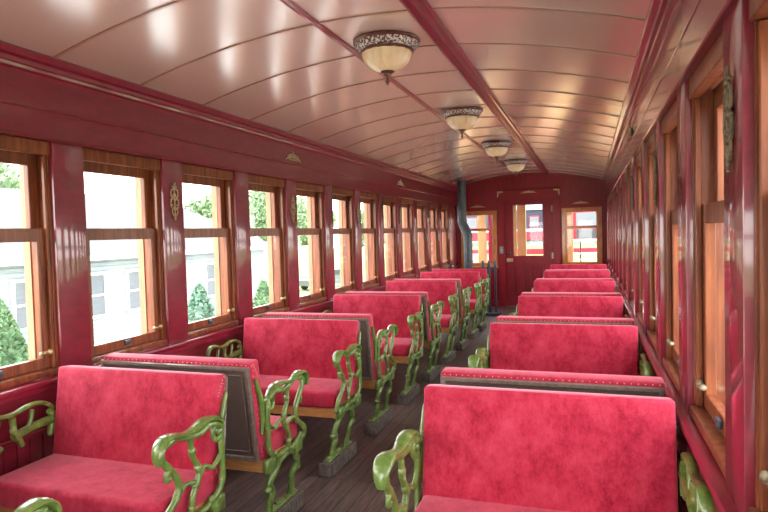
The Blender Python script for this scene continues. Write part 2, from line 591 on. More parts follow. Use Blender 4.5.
def end_window(n, x0, x1, ya, inward):
    """double-hung orange-wood window in an end wall; inward = -1 when the room lies at smaller y"""
    z0, z1 = .79, 1.835
    w = struct(empty('window_%d' % n, ((x0 + x1) / 2, ya, z0)), 'orange wooden two-pane window in the end wall at x %s of the door' % ('left' if x0 < XC else 'right'), 'window')
    w['label'] = 'orange wooden double-hung window %s of the %s end door' % ('left' if x0 < XC else 'right', 'far' if ya > 5 else 'near')
    W = Matrix.Translation(w.location).inverted()
    made = []
    s = inward
    f = MB()
    f.box(x0 - .035, x0 + .03, ya + s * .03, ya, z0 - .03, z1 + .03, .004)
    f.box(x1 - .03, x1 + .035, ya + s * .03, ya, z0 - .03, z1 + .03, .004)
    f.box(x0 - .04, x1 + .04, ya + s * .034, ya, z1 - .01, z1 + .035, .004)
    f.box(x0 - .05, x1 + .05, ya + s * .05, ya, z0 - .035, z0 + .0, .006)
    made.append(f.build('window_frame', M['orange_wood']))
    def sh(nm, za, zb, k, rb, rt):
        b = MB()
        yy0, yy1 = ya - s * (.005 + k), ya - s * (.03 + k)
        b.box(x0 + .002, x0 + .062, yy0, yy1, za, zb, .003)
        b.box(x1 - .062, x1 - .002, yy0, yy1, za, zb, .003)
        b.box(x0 + .06, x1 - .06, yy0, yy1, za, za + rb, .003)
        b.box(x0 + .06, x1 - .06, yy0, yy1, zb - rt, zb, .003)
        o_ = b.build(nm, M['orange_wood'])
        ym = (yy0 + yy1) / 2
        MB().box(x0 + .058, x1 - .058, ym - .0015, ym + .0015, za + rb - .004, zb - rt + .004).build('pane', M['glass'], o_, 0)
        made.append(o_)
    sh('lower_sash', z0 + .002, 1.53, 0, .06, .05)
    sh('upper_sash', 1.478, z1 - .002, .03, .05, .045)
    for q in made:
        q.parent = w
        q.matrix_parent_inverse = W
end_window(wi + 1, -2.36, -1.72, YE, -1)
end_window(wi + 2, -.44, .20, YE, -1)
end_window(wi + 3, -2.36, -1.72, YB, 1)
end_window(wi + 4, -.44, .20, YB, 1)

# ------------------------------------------------------------------ end door
dr = struct(empty('door_1', (-1.0865, YE + .02, 0)), 'maroon wooden end door with one tall glass pane and two lower panels', 'door')
x0, x1 = -1.5249, -.6481
gx0, gx1, gz0, gz1 = -1.382, -.819, .975, 1.965
b = MB()
ya, yb = YE + .022, YE + .062
b.box(x0, gx0, ya, yb, .005, 2.0299, .001); b.box(gx1, x1, ya, yb, .005, 2.0299, .001)
b.box(gx0 - .002, gx1 + .002, ya, yb, gz1, 2.0299, .001)
b.box(gx0 - .002, gx1 + .002, ya, yb, .80, gz0, .002)
b.box(gx0 - .002, gx1 + .002, ya, yb, .005, .18, .002)
b.box(-1.14, -1.06, ya, yb, .17, .81, .002)
b.box(gx0 - .01, gx1 + .01, ya + .018, yb - .008, .17, .81)
W = Matrix.Translation(dr.location).inverted()
parts = [b.build('door_leaf', M['red_end'])]
b = MB()
for a0, a1 in ((gx0, -1.14), (-1.06, gx1)):
    b.box(a0 + .03, a1 - .03, ya + .008, ya + .02, .21, .77, .008)
parts.append(b.build('raised_panel', M['red_end']))
b = MB()
for a0, a1 in ((gx0, -1.14), (-1.06, gx1)):
    for zz in (.185, .795): b.box(a0, a1, ya - .010, ya + .012, zz - .012, zz + .012, .005)
    for xx in (a0 + .012, a1 - .012): b.box(xx - .012, xx + .012, ya - .010, ya + .012, .185, .795, .005)
parts.append(b.build('panel_moulding', M['red_trim']))
parts.append(MB().box(gx0 - .004, gx1 + .004, YE + .036, YE + .039, gz0 - .004, gz1 + .004).build('pane', M['glass'], None, 0))
b = MB()
for z in (gz0, gz1): b.box(gx0, gx1, ya - .006, ya + .01, z - .009, z + .009, .003)
for xx in (gx0, gx1): b.box(xx - .009, xx + .009, ya - .006, ya + .01, gz0, gz1, .003)
parts.append(b.build('glazing_bead', M['red_trim']))
parts.append(MB().box(-1.515, -1.39, YE + .008, ya + .001, .865, .935, .006, 2).build('lock_plate', M['brass']))
b = MB().tube([(-1.452, ya, 1.03), (-1.452, YE - .04, 1.03)], .012, 12).ball((-1.452, YE - .055, 1.03), .032)
parts.append(b.build('door_knob', M['stove']))
for z in (.30, .98, 1.87):
    parts.append(MB().box(-.668, -.632, YE - .030, YE + .0, z - .055, z + .055, .004).tube([(-.65, YE - .034, z - .06), (-.65, YE - .034, z + .06)], .010, 8).build('hinge', M['gold']))
for q in parts:
    q.parent = dr
    q.matrix_parent_inverse = W

# switch plate left of the door
sp = empty('switch_plate', (-1.605, YE - .022, 1.10))
tag(sp, 'small grey metal switch plate on the casing left of the end door', 'switch')
MB().box(-.036, .036, -.009, .0, -.07, .07, .004).build('plate', M['steel'], sp)
MB().box(-.008, .008, -.024, -.007, -.018, .018, .003).build('toggle', M['white'], sp)

# ------------------------------------------------------------------ ornaments
def filigree_pillar_mesh(mt):
    """vertical scrolled ornament in the YZ plane, x outwards from the wall (+x towards the room)"""
    b = MB()
    def T(pts, r): b.tube([(.006, p[0], p[1]) for p in catmull(pts, 5)], r, 6)
    T([(0, .115), (0, -.115)], .0045)
    b.ball((.008, 0, .112), .010, 2, (.7, 1, 1.4)); b.ball((.008, 0, .085), .012, 2, (.7, 1.3, .8)); b.ball((.008, 0, .02), .012, 2, (.7, 1, 1.5))
    b.ball((.008, 0, -.045), .011, 2, (.7, 1.3, 1)); b.ball((.008, 0, -.10), .009, 2, (.7, 1, 1.7))
    for s in (-1, 1):
        T([(0, .07), (s * .022, .078), (s * .034, .055), (s * .028, .03), (s * .010, .035), (s * .012, .05)], .0042)
        T([(0, .015), (s * .02, .022), (s * .036, .0), (s * .034, -.03), (s * .016, -.045), (s * .004, -.03)], .0046)
        T([(0, -.05), (s * .018, -.045), (s * .026, -.062), (s * .014, -.085), (0, -.09)], .0042)
        b.ball((.006, s * .018, .095), .006, 1); b.ball((.006, s * .034, .012), .0065, 1); b.ball((.006, s * .022, -.02), .006, 1)
    return b
def filigree_frieze_mesh(half=.14):
    b = MB()
    k = half / .14
    def T(pts, r): b.tube([(.006, p[0] * k, p[1]) for p in catmull(pts, 5)], r, 6)
    T([(-.14, -.028), (-.10, -.004), (-.05, .0), (0, .02), (.05, .0), (.10, -.004), (.14, -.028)], .006)
    b.ball((.01, 0, .018), .018, 2, (.6, 1, 1.3)); b.ball((.01, 0, .045), .009, 2, (.6, 1, 1.5))
    for s in (-1, 1):
        T([(0, .0), (s * .03, -.02), (s * .055, .0), (s * .045, .028), (s * .025, .022)], .006)
        T([(s * .05, -.005), (s * .08, -.022), (s * .10, 0), (s * .085, .018), (s * .07, .01)], .0055)
        b.ball((.008, s * .12 * k, -.014), .009, 1); b.ball((.008, s * .06 * k, .02), .009, 1); b.ball((.008, s * .02 * k, -.018), .010, 1)
    return b
names_l = ['second', 'fourth', 'sixth', 'eighth', 'tenth', 'twelfth']
orn = filigree_pillar_mesh(M['gold']).build('wall_ornament', M['gold'])
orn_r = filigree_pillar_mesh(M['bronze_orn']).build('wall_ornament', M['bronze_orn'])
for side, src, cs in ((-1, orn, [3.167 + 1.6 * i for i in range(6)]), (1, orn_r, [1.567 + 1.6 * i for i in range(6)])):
    for i, c in enumerate(cs):
        o = src if i == 0 else src.copy()
        if i: COL.objects.link(o)
        X = XL if side < 0 else XR
        o.location = (X - side * .0015, c, 1.715)
        if side > 0: o.rotation_euler = (0, 0, PI)
        if side < 0:
            lb = 'gilt scrolled ornament on a left pillar, %s from the viewer' % ('first', 'second', 'third', 'fourth', 'fifth', 'sixth')[i]
        else:
            lb = 'dull bronze scrolled ornament on a right pillar, %s from the viewer' % ('first', 'second', 'third', 'fourth', 'fifth', 'sixth')[i]
        tag(o, lb, 'ornament', 'scrolled ornaments on the window pillars')
fo = filigree_frieze_mesh().build('frieze_ornament', M['gold'])
for i, (X, Y, rz, lb) in enumerate([
        (XL + .012, 4.78, 0, 'spread gilt ornament on the left frieze nearer the viewer'),
        (XL + .012, 7.97, 0, 'spread gilt ornament on the left frieze farther down the coach'),
        (XR - .012, 4.73, PI, 'spread gilt ornament on the maroon frieze above the right windows'),
        (-1.075, YE - .033, -PI / 2, 'spread gilt ornament centred over the end door'),
        (-2.055, YE - .004, -PI / 2, 'spread gilt ornament above the end window left of the door'),
        (-.135, YE - .004, -PI / 2, 'spread gilt ornament above the end window right of the door')]):
    o = fo if i == 0 else fo.copy()
    if i: COL.objects.link(o)
    if i == 3:
        o.data = fo.data.copy()
        o.data.materials[0] = M['lit_gold']
        gilt = o.data
    if i > 3: o.data = gilt
    o.location = (X, Y, 2.165 if i < 3 else (2.195 if i == 3 else 1.955))
    if i > 2: o.scale = (1, 1.05, .62)
    if i == 2: o.scale = (1, .6, 1)
    o.rotation_euler = (0, 0, rz)
    tag(o, lb, 'ornament', 'spread gilt ornaments')
# L shaped corner ornaments on the door casing
for s, xx in ((1, -1.66), (-1, -.513)):
    b = MB()
    b.tube([(0, 0, -.10), (0, 0, 0), (s * .10, 0, 0)], .010, 6)
    b.tube([(p[0] * s, 0, p[1]) for p in catmull([(.008, -.08), (.018, -.05), (.014, -.016), (.05, -.02), (.08, -.008)], 5)], .006, 6)
    b.ball((s * .012, -.002, -.012), .013, 2); b.ball((s * .10, 0, -.004), .010, 1); b.ball((0, 0, -.10), .010, 1)
    o = b.build('corner_ornament', M['lit_gold'])
    o.location = (xx, YE - .038, 2.225)
    tag(o, 'L-shaped gilt corner piece at the upper %s corner of the end door casing' % ('left' if s > 0 else 'right'), 'ornament', 'corner ornaments of the door casing')

# ------------------------------------------------------------------ ceiling lamps
def make_lamp():
    t = empty('ceiling_lamp')
    MB().lathe([(0, .0), (.10, .0), (.188, -.004), (.190, -.012), (.182, -.020), (.172, -.024)], n=48).build('ceiling_plate', M['rimdark'], t)
    MB().lathe([(.180, -.018), (.176, -.030), (.160, -.052), (.147, -.060)], n=64).build('filigree_rim', M['rim'], t)
    MB().lathe([(.147, -.058), (.152, -.062), (.150, -.070), (.138, -.072)], n=48).build('collar', M['rimdark'], t)
    MB().lathe([(.138, -.066), (.136, -.085), (.124, -.115), (.102, -.142), (.070, -.162), (.035, -.172), (0, -.174)], n=128, rib=.035, ribs=16).build('glass_bowl', M['bowl'], t)
    MB().lathe([(0, -.166), (.036, -.166), (.040, -.176), (.022, -.186), (.018, -.198), (.008, -.206), (.008, -.220), (.013, -.230), (.008, -.242), (0, -.252)], n=20).build('finial', M['rimdark'], t)
    return t
lamp0 = make_lamp()
lamp_y = [3.26, 5.38, 7.53, 9.60]
words_ = ['nearest and largest in view', 'second from the viewer', 'third from the viewer', 'farthest, close to the end door']
for i, yy in enumerate(lamp_y):
    o = lamp0 if i == 0 else copy_tree(lamp0)
    o.location = (XC + .015, yy, ceil_z(XC) - .001)
    tag(o, 'cream ribbed glass bowl ceiling lamp with bronze rim, %s' % words_[i], 'lamp', 'ceiling lamps down the middle')

# ------------------------------------------------------------------ seats
SW = .862
def casting_x(h):
    return 0 if h > .45 else -(.45 - h) / .45 * .095
def make_seat(s):
    """faces +y, origin on the floor below the rear top edge of the back; s=+1: aisle at +x"""
    t = empty('coach_seat')
    hw = SW / 2
    # cushion
    b = MB()
    b.box(-hw, hw, .07, .462, .405, .512, .022, 4)
    for v in b.bm.verts:
        if v.co.z > .49:
            v.co.z += .012 * math.cos(v.co.x / hw * PI / 2) * math.cos((v.co.y - .26) / .22 * PI / 2)
    b.build('seat_cushion', M['velvet'], t)
    # backrest
    b = MB()
    b.box(-hw, hw, 0, .082, .425, .898, .014, 3)
    for v in b.bm.verts:
        k = (v.co.z - .44) / .468
        v.co.y += .064 * (1 - k)
        v.co.z += (v.co.y - .04) * .12
    b.build('backrest', M['velvet'], t)
    # panel on the rear of the back
    b = MB()
    def rp(x0, x1, y0, y1, z0, z1, bev=.003):
        g = MB().box(x0, x1, y0, y1, z0, z1, bev)
        for v in g.bm.verts:
            k = (v.co.z - .44) / .468
            v.co.y += .064 * (1 - k)
        b.merge(g.bm)
    rp(-hw + .004, hw - .004, -.010, .004, .416, .878)
    pn = b.build('back_panel', M['panel'], t)
    b = MB()
    for (x0, x1, z0, z1) in ((-hw + .003, hw - .003, .858, .880), (-hw + .003, hw - .003, .414, .440), (-hw + .003, -hw + .027, .430, .865), (hw - .027, hw - .003, .430, .865)):
        rp(x0, x1, -.020, -.006, z0, z1, .005)
    for (x0, x1, z0, z1) in ((-hw + .045, hw - .045, .834, .840), (-hw + .045, hw - .045, .458, .464), (-hw + .043, -hw + .049, .46, .838), (hw - .049, hw - .043, .46, .838)):
        rp(x0, x1, -.014, -.008, z0, z1, .002)
    b.build('panel_moulding', M['panel_frame'], pn)
    # rows of nail heads along the side and the top rear edge
    b = MB()
    for side in (-1, 1):
        for i in range(19):
            k = i / 18
            z = .455 + .425 * k
            b.ball((side * (hw + .0005), .016 + .064 * (1 - k) + (.012 if i % 2 else 0), z), .0036, 1)
        for i in range(7):
            b.ball((side * (hw + .0005), .03 + .007 * i, .885 - .012 * i), .0036, 1)
            b.ball((side * (hw + .0005), .085 + .005 * i, .470 + .010 * i), .0036, 1)
    for i in range(34):
        b.ball((-hw + .02 + (SW - .04) * i / 33, .0005, .886), .0032, 1)
    b.build('nail_heads', M['stud'], t)
    # wooden base rails
    b = MB()
    for y0, y1 in ((.095, .15), (.39, .445)):
        b.box(-hw + .005, hw - .004, y0, y1, .345, .408, .003)
    b.box(-hw + .01, -hw + .05, .15, .39, .35, .405, .002)
    b.box(hw - .05, hw - .01, .15, .39, .35, .405, .002)
    b.build('base_rail', M['beam'], t)
    # cast iron aisle end
    X0 = s * (hw + .026)
    def P(p):
        y_, z_ = p
        k = min(1, max(0, (z_ - .40) / .15))
        y_ = .10 + (y_ - .10) * (1 - .13 * k) if y_ > .10 else y_
        z_ = z_ - .022 * min(1, max(0, (z_ - .42) / .25))
        return (X0 + s * casting_x(z_), y_, z_)
    b = MB()
    R = .0105
    def T(pts, r=R, n=5):
        c = catmull(pts, n)
        k = len(c)
        b.tube([P(p) for p in c], [1.0 * r * (1 + .07 * math.sin(i * .9)) for i in range(k)], 10)
    def K(y, z, r=.019, sc=(.8, 1, 1)): b.ball(P((y, z)), r * .95, 2, sc)
    # strap on the side of the back
    c = catmull([(.028, .818), (.048, .77), (.072, .70), (.080, .62), (.070, .545)], 5)
    b.tube([(s * (hw + .010), p[0], p[1]) for p in c], [.008 + .006 * math.sin(PI * i / (len(c) - 1)) for i in range(len(c))], 8)
    b.tube([(s * (hw + .008), .078, .70), (X0, .105, .705)], .016, 8)
    # front curve
    T([(.530, .742), (.515, .700), (.478, .662), (.440, .618), (.420, .568), (.440, .515), (.490, .468), (.490, .420), (.440, .385), (.370, .376), (.305, .398)], .014)
    T([(.480, .662), (.500, .640), (.492, .618), (.474, .622)], .010)
    # middle baluster
    T([(.335, .750), (.328, .700), (.318, .655), (.290, .612), (.278, .570), (.300, .528), (.318, .480), (.312, .430), (.305, .392)], .0125)
    # rear curve
    T([(.105, .742), (.100, .690), (.098, .640), (.100, .580), (.098, .520), (.108, .462), (.150, .415), (.215, .390), (.300, .398)], .014)
    # arches
    T([(.430, .530), (.380, .556), (.318, .545), (.290, .520)], .0105)
    T([(.282, .560), (.235, .585), (.175, .560), (.115, .590)], .0105)
    # web under the armrest
    T([(.110, .728), (.190, .748), (.270, .735), (.340, .742), (.430, .762), (.520, .748)], .015)
    T([(.150, .735), (.165, .700), (.140, .672), (.110, .680)], .011)
    for y_, z_ in ((.322, .680), (.286, .600), (.300, .528), (.478, .655), (.430, .530), (.312, .440), (.110, .700), (.100, .580), (.305, .395), (.480, .405), (.170, .415)):
        K(y_, z_, .0195)
    # lower cross bars and legs
    T([(.130, .345), (.200, .345), (.300, .372), (.400, .402), (.450, .440)], .012)
    T([(.455, .350), (.380, .352), (.300, .372), (.200, .345)], .012)
    T([(.405, .372), (.405, .335), (.445, .295), (.452, .258), (.415, .215), (.428, .165), (.436, .085)], .0185)
    T([(.215, .372), (.215, .335), (.175, .295), (.165, .258), (.205, .215), (.200, .165), (.212, .085)], .0185)
    for y_, z_ in ((.452, .262), (.165, .262), (.418, .205), (.205, .205), (.30, .372), (.43, .140), (.205, .140)):
        K(y_, z_, .020)
    K(.462, .240, .023, (1, 1, .8)); K(.152, .240, .023, (1, 1, .8))
    # hub blocks at the rails
    b.box(s * (hw - .004), X0 + s * .004, .085, .165, .342, .412, .006)
    b.box(s * (hw - .004), X0 + s * .004, .375, .455, .342, .412, .006)
    # foot bar
    xb = X0 + s * casting_x(.07)
    b.box(xb - .026, xb + .026, .125, .495, .084, .100, .007, 2)
    b.ball((xb, .165, .104), .022, 2, (1, 1.6, .6)); b.ball((xb, .325, .104), .022, 2, (1, 1.8, .6)); b.ball((xb, .460, .104), .022, 2, (1, 1.6, .6))
    fr = b.build('cast_end_frame', M['green'], t, 60)
    # arm pad: flat, wide, with scrolled ends
    def pad(xc, mt_, nm, par, wk=1.0):
        g = bmesh.new()
        prof = catmull([(.10 + (q_[0] - .10) * .87, q_[1] - .022, q_[2]) for q_ in [(.098, .735, .016), (.135, .762, .024), (.190, .778, .030), (.255, .778, .028), (.325, .764, .022), (.390, .764, .022), (.450, .780, .028), (.505, .782, .031), (.540, .762, .030), (.556, .730, .024), (.552, .70, .016)]], 4)
        rings = []
        for i, (y_, z_, w_) in enumerate(prof):
            a = prof[max(i - 1, 0)]; c_ = prof[min(i + 1, len(prof) - 1)]
            d_ = Vector((0, c_[0] - a[0], c_[1] - a[1])).normalized()
            nrm = Vector((0, -d_.z, d_.y))
            w_ *= wk
            ring = []
            for u, vv in ((-1, 0), (-.8, .006), (0, .009), (.8, .006), (1, 0), (.8, -.008), (0, -.010), (-.8, -.008)):
                ring.append(g.verts.new(Vector((xc + u * w_, y_, z_)) + nrm * vv))
            rings.append(ring)
        for a, c_ in zip(rings, rings[1:]):
            for j in range(8):
                g.faces.new((a[j], c_[j], c_[(j + 1) % 8], a[(j + 1) % 8]))
        g.faces.new(rings[0]); g.faces.new(rings[-1][::-1])
        q = MB(); q.bm.free(); q.bm = g
        return q.build(nm, mt_, par, 50)
    pad(X0 + s * .006, M['green'], 'armrest', t)
    # wood block under the casting
    MB().box(xb - .043, xb + .043, .095, .52, 0.0, .085, .004).build('foot_block', M['block'], t)
    # wall-side leg and bracket arm
    xw = -s * (hw + .022)
    MB().box(xw - .02 if s > 0 else xw - .02, xw + .02, .12, .16, 0, .35, .002).box(xw - .02, xw + .02, .39, .43, 0, .35, .002).box(xw - .02, xw + .02, .10, .45, .34, .37, .002).build('wall_side_leg', M['block'], t)
    b = MB()
    def T2(pts, r=.012):
        c = catmull(pts, 5)
        b.tube([(xw, .10 + (p[0] - .10) * .9, p[1] - .03) for p in c], r, 8)
    T2([(.085, .690), (.17, .690), (.27, .680), (.33, .668)], .020)
    T2([(.120, .735), (.105, .71), (.110, .67), (.120, .63)], .017)
    T2([(.33, .755), (.325, .70), (.30, .655), (.285, .62)], .014)
    T2([(.535, .745), (.525, .69), (.48, .65), (.44, .61)], .014)
    T2([(.40, .76), (.42, .71), (.45, .67), (.43, .63), (.39, .64)], .011)
    T2([(.22, .765), (.23, .72), (.25, .69)], .010)
    for y_, z_ in ((.30, .655), (.12, .63), (.44, .61), (.33, .70), (.47, .66)):
        b.ball((xw, .10 + (y_ - .10) * .9, z_ - .03), .016, 2, (.7, 1, 1))
    br_ = b.build('wall_arm_bracket', M['green'], t, 60)
    pad(xw, M['green'], 'wall_armrest', t, .62)
    return t

seatP = make_seat(1)     # aisle at local +x
seatN = make_seat(-1)    # aisle at local -x
usedP = usedN = False
def place(xc, y, facing_cam, side, label, grp):
    global usedP, usedN
    # left side of the coach: aisle at world +x
    if side < 0: var = 'N' if facing_cam else 'P'
    else: var = 'P' if facing_cam else 'N'
    if var == 'P':
        o = seatP if not usedP else copy_tree(seatP); usedP = True
    else:
        o = seatN if not usedN else copy_tree(seatN); usedN = True
    o.location = (xc, y, 0)
    o.rotation_euler = (0, 0, PI if facing_cam else 0)
    tag(o, label, 'seat', grp)
ordw = ['first', 'second', 'third', 'fourth', 'fifth', 'sixth']
LX, RX = -1.921, -.166
GL, GR = 'crimson seats on the left of the aisle', 'crimson seats on the right of the aisle'
place(LX, .80, False, -1, 'crimson velvet seat at the bottom left corner showing only its green armrest', GL)
for k in range(5):
    place(LX, 2.222 + 1.6 * k, True, -1, 'crimson velvet seat facing the viewer, %s of those left of the aisle' % ordw[k], GL)
for k in range(4):
    place(LX, 2.405 + 1.6 * k, False, -1, 'crimson seat turned away showing its brown back panel, %s of those left of the aisle' % ordw[k], GL)
place(LX, 9.30, True, -1, 'last crimson seat left of the aisle, next to the stove pipe', GL)
for k in range(6):
    place(RX, 2.25 + 1.6 * k, True, 1, 'crimson velvet seat facing the viewer, %s of those right of the aisle' % ordw[k], GR)
for k in range(5):
    place(RX, 2.435 + 1.6 * k, False, 1, 'crimson seat turned away with brown rear panel, %s of those right of the aisle' % ordw[k], GR)

# ------------------------------------------------------------------ stove, pipe and guard
st = empty('heating_stove', (-2.05, 10.7, 0))
tag(st, 'black cast-iron stove in the far left corner behind the last seat', 'stove')
MB().lathe([(0, .10), (.20, .10), (.21, .14), (.16, .18), (.165, .22), (.20, .32), (.215, .42), (.20, .52), (.165, .60), (.17, .63), (.19, .65), (.185, .67), (.13, .72), (.09, .76), (0, .77)], n=32).build('stove_body', M['stove'], st)
for a in range(4):
    an = PI / 4 + a * PI / 2
    MB().tube([(math.cos(an) * .16, math.sin(an) * .16, .13), (math.cos(an) * .20, math.sin(an) * .20, .06), (math.cos(an) * .22, math.sin(an) * .22, 0.005)], [.022, .016, .02], 8).build('stove_leg', M['stove'], st)
MB().box(-.08, .08, -.235, -.19, .34, .48, .01).build('stove_door', M['stove'], st)
sp_ = MB().tube([(-.10, 0, 1.62 + .02), (-.10, 0, 2.399)], .080, 20).tube([(-.10, 0, 1.66), (-.085, 0, 1.60), (-.01, 0, 1.45), (0, 0, 1.40)], .082, 20).tube([(0, 0, 1.44), (0, 0, .755)], .080, 20)
pipe = sp_.build('stove_pipe', M['stovepipe'], st)
MB().lathe([(.083, 0), (.135, 0), (.135, .012), (.083, .012)], (-.10, 0, 2.385), 28).build('pipe_collar', M['stovepipe'], pipe)
MB().lathe([(.081, -.02), (.088, -.02), (.088, .02), (.081, .02)], (-.1, 0, 1.68), 24).lathe([(.081, -.02), (.088, -.02), (.088, .02), (.081, .02)], (0, 0, 1.40), 24).build('pipe_band', M['stovepipe'], pipe)

gd = empty('stove_guard', (-1.66, 10.55, 0))
tag(gd, 'dark blue steel guard posts beside the stove at the aisle', 'guard rail')
for dx in (-.11, .0, .11):
    MB().tube([(dx, 0, .05), (dx, 0, .93)], .018 if dx else .024, 10).ball((dx, 0, .94), .024).build('post', M['guard'], gd)
MB().box(-.14, .14, -.012, .012, .80, .84, .003).build('top_rail', M['guard'], gd)
MB().box(-.18, .18, -.12, .12, 0, .05, .008).build('base_plate', M['guard'], gd)

tw = empty('fire_tools', (-2.3, 10.35, 0))
tag(tw, 'dark steel fire irons standing by the left wall before the stove', 'fire tools')
MB().lathe([(0, 0), (.075, 0), (.075, .015), (.015, .03), (.010, .05), (0, .05)], n=20).build('stand_base', M['stove'], tw)
MB().tube([(0, 0, .04), (0, 0, .90)], .008, 8).ball((0, 0, .905), .02).tube([(-.05, 0, .84), (.05, 0, .84)], .006, 8).build('stand_rod', M['stove'], tw)
for dx in (-.05, .05):
    MB().tube([(dx, -.012, .15), (dx, -.012, .86)], .006, 8).ball((dx, -.012, .88), .016).box(dx - .03, dx + .03, -.016, -.008, .12, .2, .002).build('fire_iron', M['steel'], tw)

# ------------------------------------------------------------------ outside
struct(MB().box(-120, 120, -60, 160, -2.5, -2.4).build('ground', M['grass']), 'green lawn outside the coach', 'ground')
struct(MB().prism([(-6.0, -2.41), (-4.6, -1.5), (4.6, -1.5), (6.0, -2.41)], 'Y', -12, 40).box(-15.2, -5.9, -12, 40, -2.41, -2.385).box(5.9, 15, -12, 40, -2.41, -2.385).build('track_bed_bounce_gravel', M['gravel']), 'pale gravel track bed under the coach with unseen side strips added to bounce light', 'track bed')  # wide side strips are added, unseen, to bounce daylight onto the ceiling

# house
hs = empty('house', (-16, 6, -2.4))
tag(hs, 'pale blue sided house with light grey hip roof beyond the left windows', 'house')
def H(o):
    o.parent = hs
    o.matrix_parent_inverse = Matrix.Translation((-16, 6, -2.4)).inverted()
    return o
b = MB().box(-25, -16, 4, 27.6, -2.4, .95)
H(b.build('wall', M['siding_house']))
b = MB()
z = -2.35
while z < .9:
    b.box(-16, -15.975, 4.0, 27.6, z, z + .012)
    z += .14
H(b.build('siding_lap', M['siding_house']))
b = MB()
v = [b.bm.verts.new(p) for p in [(-15.4, 3.4, .93), (-15.4, 28.2, .93), (-25.6, 28.2, .93), (-25.6, 3.4, .93), (-20.5, 8, 3.55), (-20.5, 25.2, 3.55)]]
for f in ((0, 1, 5, 4), (2, 3, 4, 5), (1, 2, 5), (3, 0, 4), (3, 2, 1, 0)): b.bm.faces.new([v[i] for i in f])
H(b.build('roof', M['shingle'], None, 20))
H(MB().box(-15.5, -15.38, 3.4, 28.2, .86, 1.02).build('eave_board', M['white']))
for ya, yb in ((13.15, 13.8), (15.95, 16.6), (17.75, 18.35), (22.5, 23.1)):
    f = MB()
    f.box(-15.99, -15.93, ya - .1, ya, -1.15, .42).box(-15.99, -15.93, yb, yb + .1, -1.15, .42).box(-15.99, -15.93, ya, yb, .32, .42).box(-15.99, -15.93, ya, yb, -1.15, -1.05).box(-15.98, -15.94, ya, yb, -.40, -.34)
    fo_ = H(f.build('window', M['white']))
    p_ = MB().box(-15.985, -15.965, ya, yb, -1.06, .33).build('pane', M['housewin'])
    p_.parent = fo_

def leaf_cloud(blobs, n, size, mt, name, parent, cone=False):
    """many small leaf faces scattered on/in blobs (centre, radii)"""
    rnd = random.Random(len(blobs) * 31 + n)
    b = bmesh.new()
    for i in range(n):
        if cone:
            (cx, cy, z0, z1, r) = blobs[0]
            k = rnd.random() ** 1.35
            z = z0 + (z1 - z0) * k
            a = rnd.random() * 2 * PI
            rr_ = (r * (1 - k) ** .8 + .03) * (.80 + .26 * rnd.random())
            p = Vector((cx + rr_ * math.cos(a), cy + rr_ * math.sin(a), z))
        else:
            c, rad = blobs[rnd.randrange(len(blobs))]
            d_ = Vector((rnd.gauss(0, 1), rnd.gauss(0, 1), rnd.gauss(0, 1))).normalized() * (.65 + .4 * rnd.random())
            p = Vector(c) + Vector((d_.x * rad[0], d_.y * rad[1], d_.z * rad[2]))
        u = Vector((rnd.gauss(0, 1), rnd.gauss(0, 1), rnd.gauss(0, 1))).normalized()
        w = u.orthogonal().normalized()
        s_ = size * (.6 + .8 * rnd.random())
        q = [p + u * s_, p + w * s_ * .5, p - u * s_, p - w * s_ * .5]
        b.faces.new([b.verts.new(x_) for x_ in q])
    me = bpy.data.meshes.new(name)
    b.to_mesh(me); b.free()
    me.materials.append(mt)
    o_ = bpy.data.objects.new(name, me)
    COL.objects.link(o_)
    o_.parent = parent
    return o_

def shrub(x, y, zt, r, mt, label, size, n):
    t = empty('conifer_shrub', (x, y, -2.4))
    tag(t, label, 'shrub', 'conifer shrubs by the house')
    h = zt + 2.4
    b = MB()
    prof = [(0, .02)] + [(r * (1 - k / 14) ** .8 * .86 + .01, .02 + (h - .06) * k / 14) for k in range(14)] + [(0, h - .04)]
    b.lathe(prof, n=20)
    b.build('inner_foliage', mt, t)
    leaf_cloud([(0, 0, .05, h, r)], n, size, mt, 'foliage', t, True)
    MB().tube([(0, 0, 0), (0, 0, .3)], .05, 8).build('stem', M['bark'], t)
shrub(-8, 6.25, .76, 1.05, M['leaf_shrub'], 'large rounded green conifer shrub outside the nearest left window', .05, 9000)
shrub(-8, 11.0, .47, .85, M['leaf_spruce'], 'small blue-green spruce outside the third left window', .07, 2600)
shrub(-8, 13.7, .33, .80, M['leaf_shrub'], 'cone-shaped green shrub outside the fourth left window', .05, 5000)

def tree(x, y, h, w, label, seed):
    rnd = random.Random(seed)
    t = empty('leafy_tree', (x, y, -2.4))
    h += .9
    tag(t, label, 'tree', 'trees behind the house and lawn')
    b = MB().tube([(0, 0, 0), (.1, 0, h * .3), (0, .1, h * .55)], [.25, .2, .12], 8)
    for a in range(4):
        b.tube([(0, 0, h * .35), (math.cos(a * 1.6) * w * .4, math.sin(a * 1.6) * w * .4, h * .6)], [.12, .05], 6)
    b.build('trunk', M['bark'], t)
    bl = []
    for i in range(14):
        a = rnd.random() * 2 * PI
        rr_ = w * .62 * math.sqrt(rnd.random())
        bl.append(((rr_ * math.cos(a), rr_ * math.sin(a), h * (.42 + .42 * rnd.random())), (w * .42, w * .42, h * .17)))
    leaf_cloud(bl, 7000, .19, M['leaf_tree'], 'crown', t)
tree(-30, 24.5, 8.0, 3.6, 'leafy tree rising above the house roof at the left picture edge', 1)
tree(-29, 42, 7.4, 3.4, 'leafy tree behind the hip end of the house roof', 2)
tree(-28.5, 51, 8.0, 3.7, 'broad leafy tree filling the fourth left window', 3)
tree(-30, 62, 6.6, 4.0, 'low leafy tree across the lawn beyond the fifth left window', 4)
tree(-27, 73, 7.2, 4.0, 'leafy tree far across the lawn beyond the sixth left window', 5)
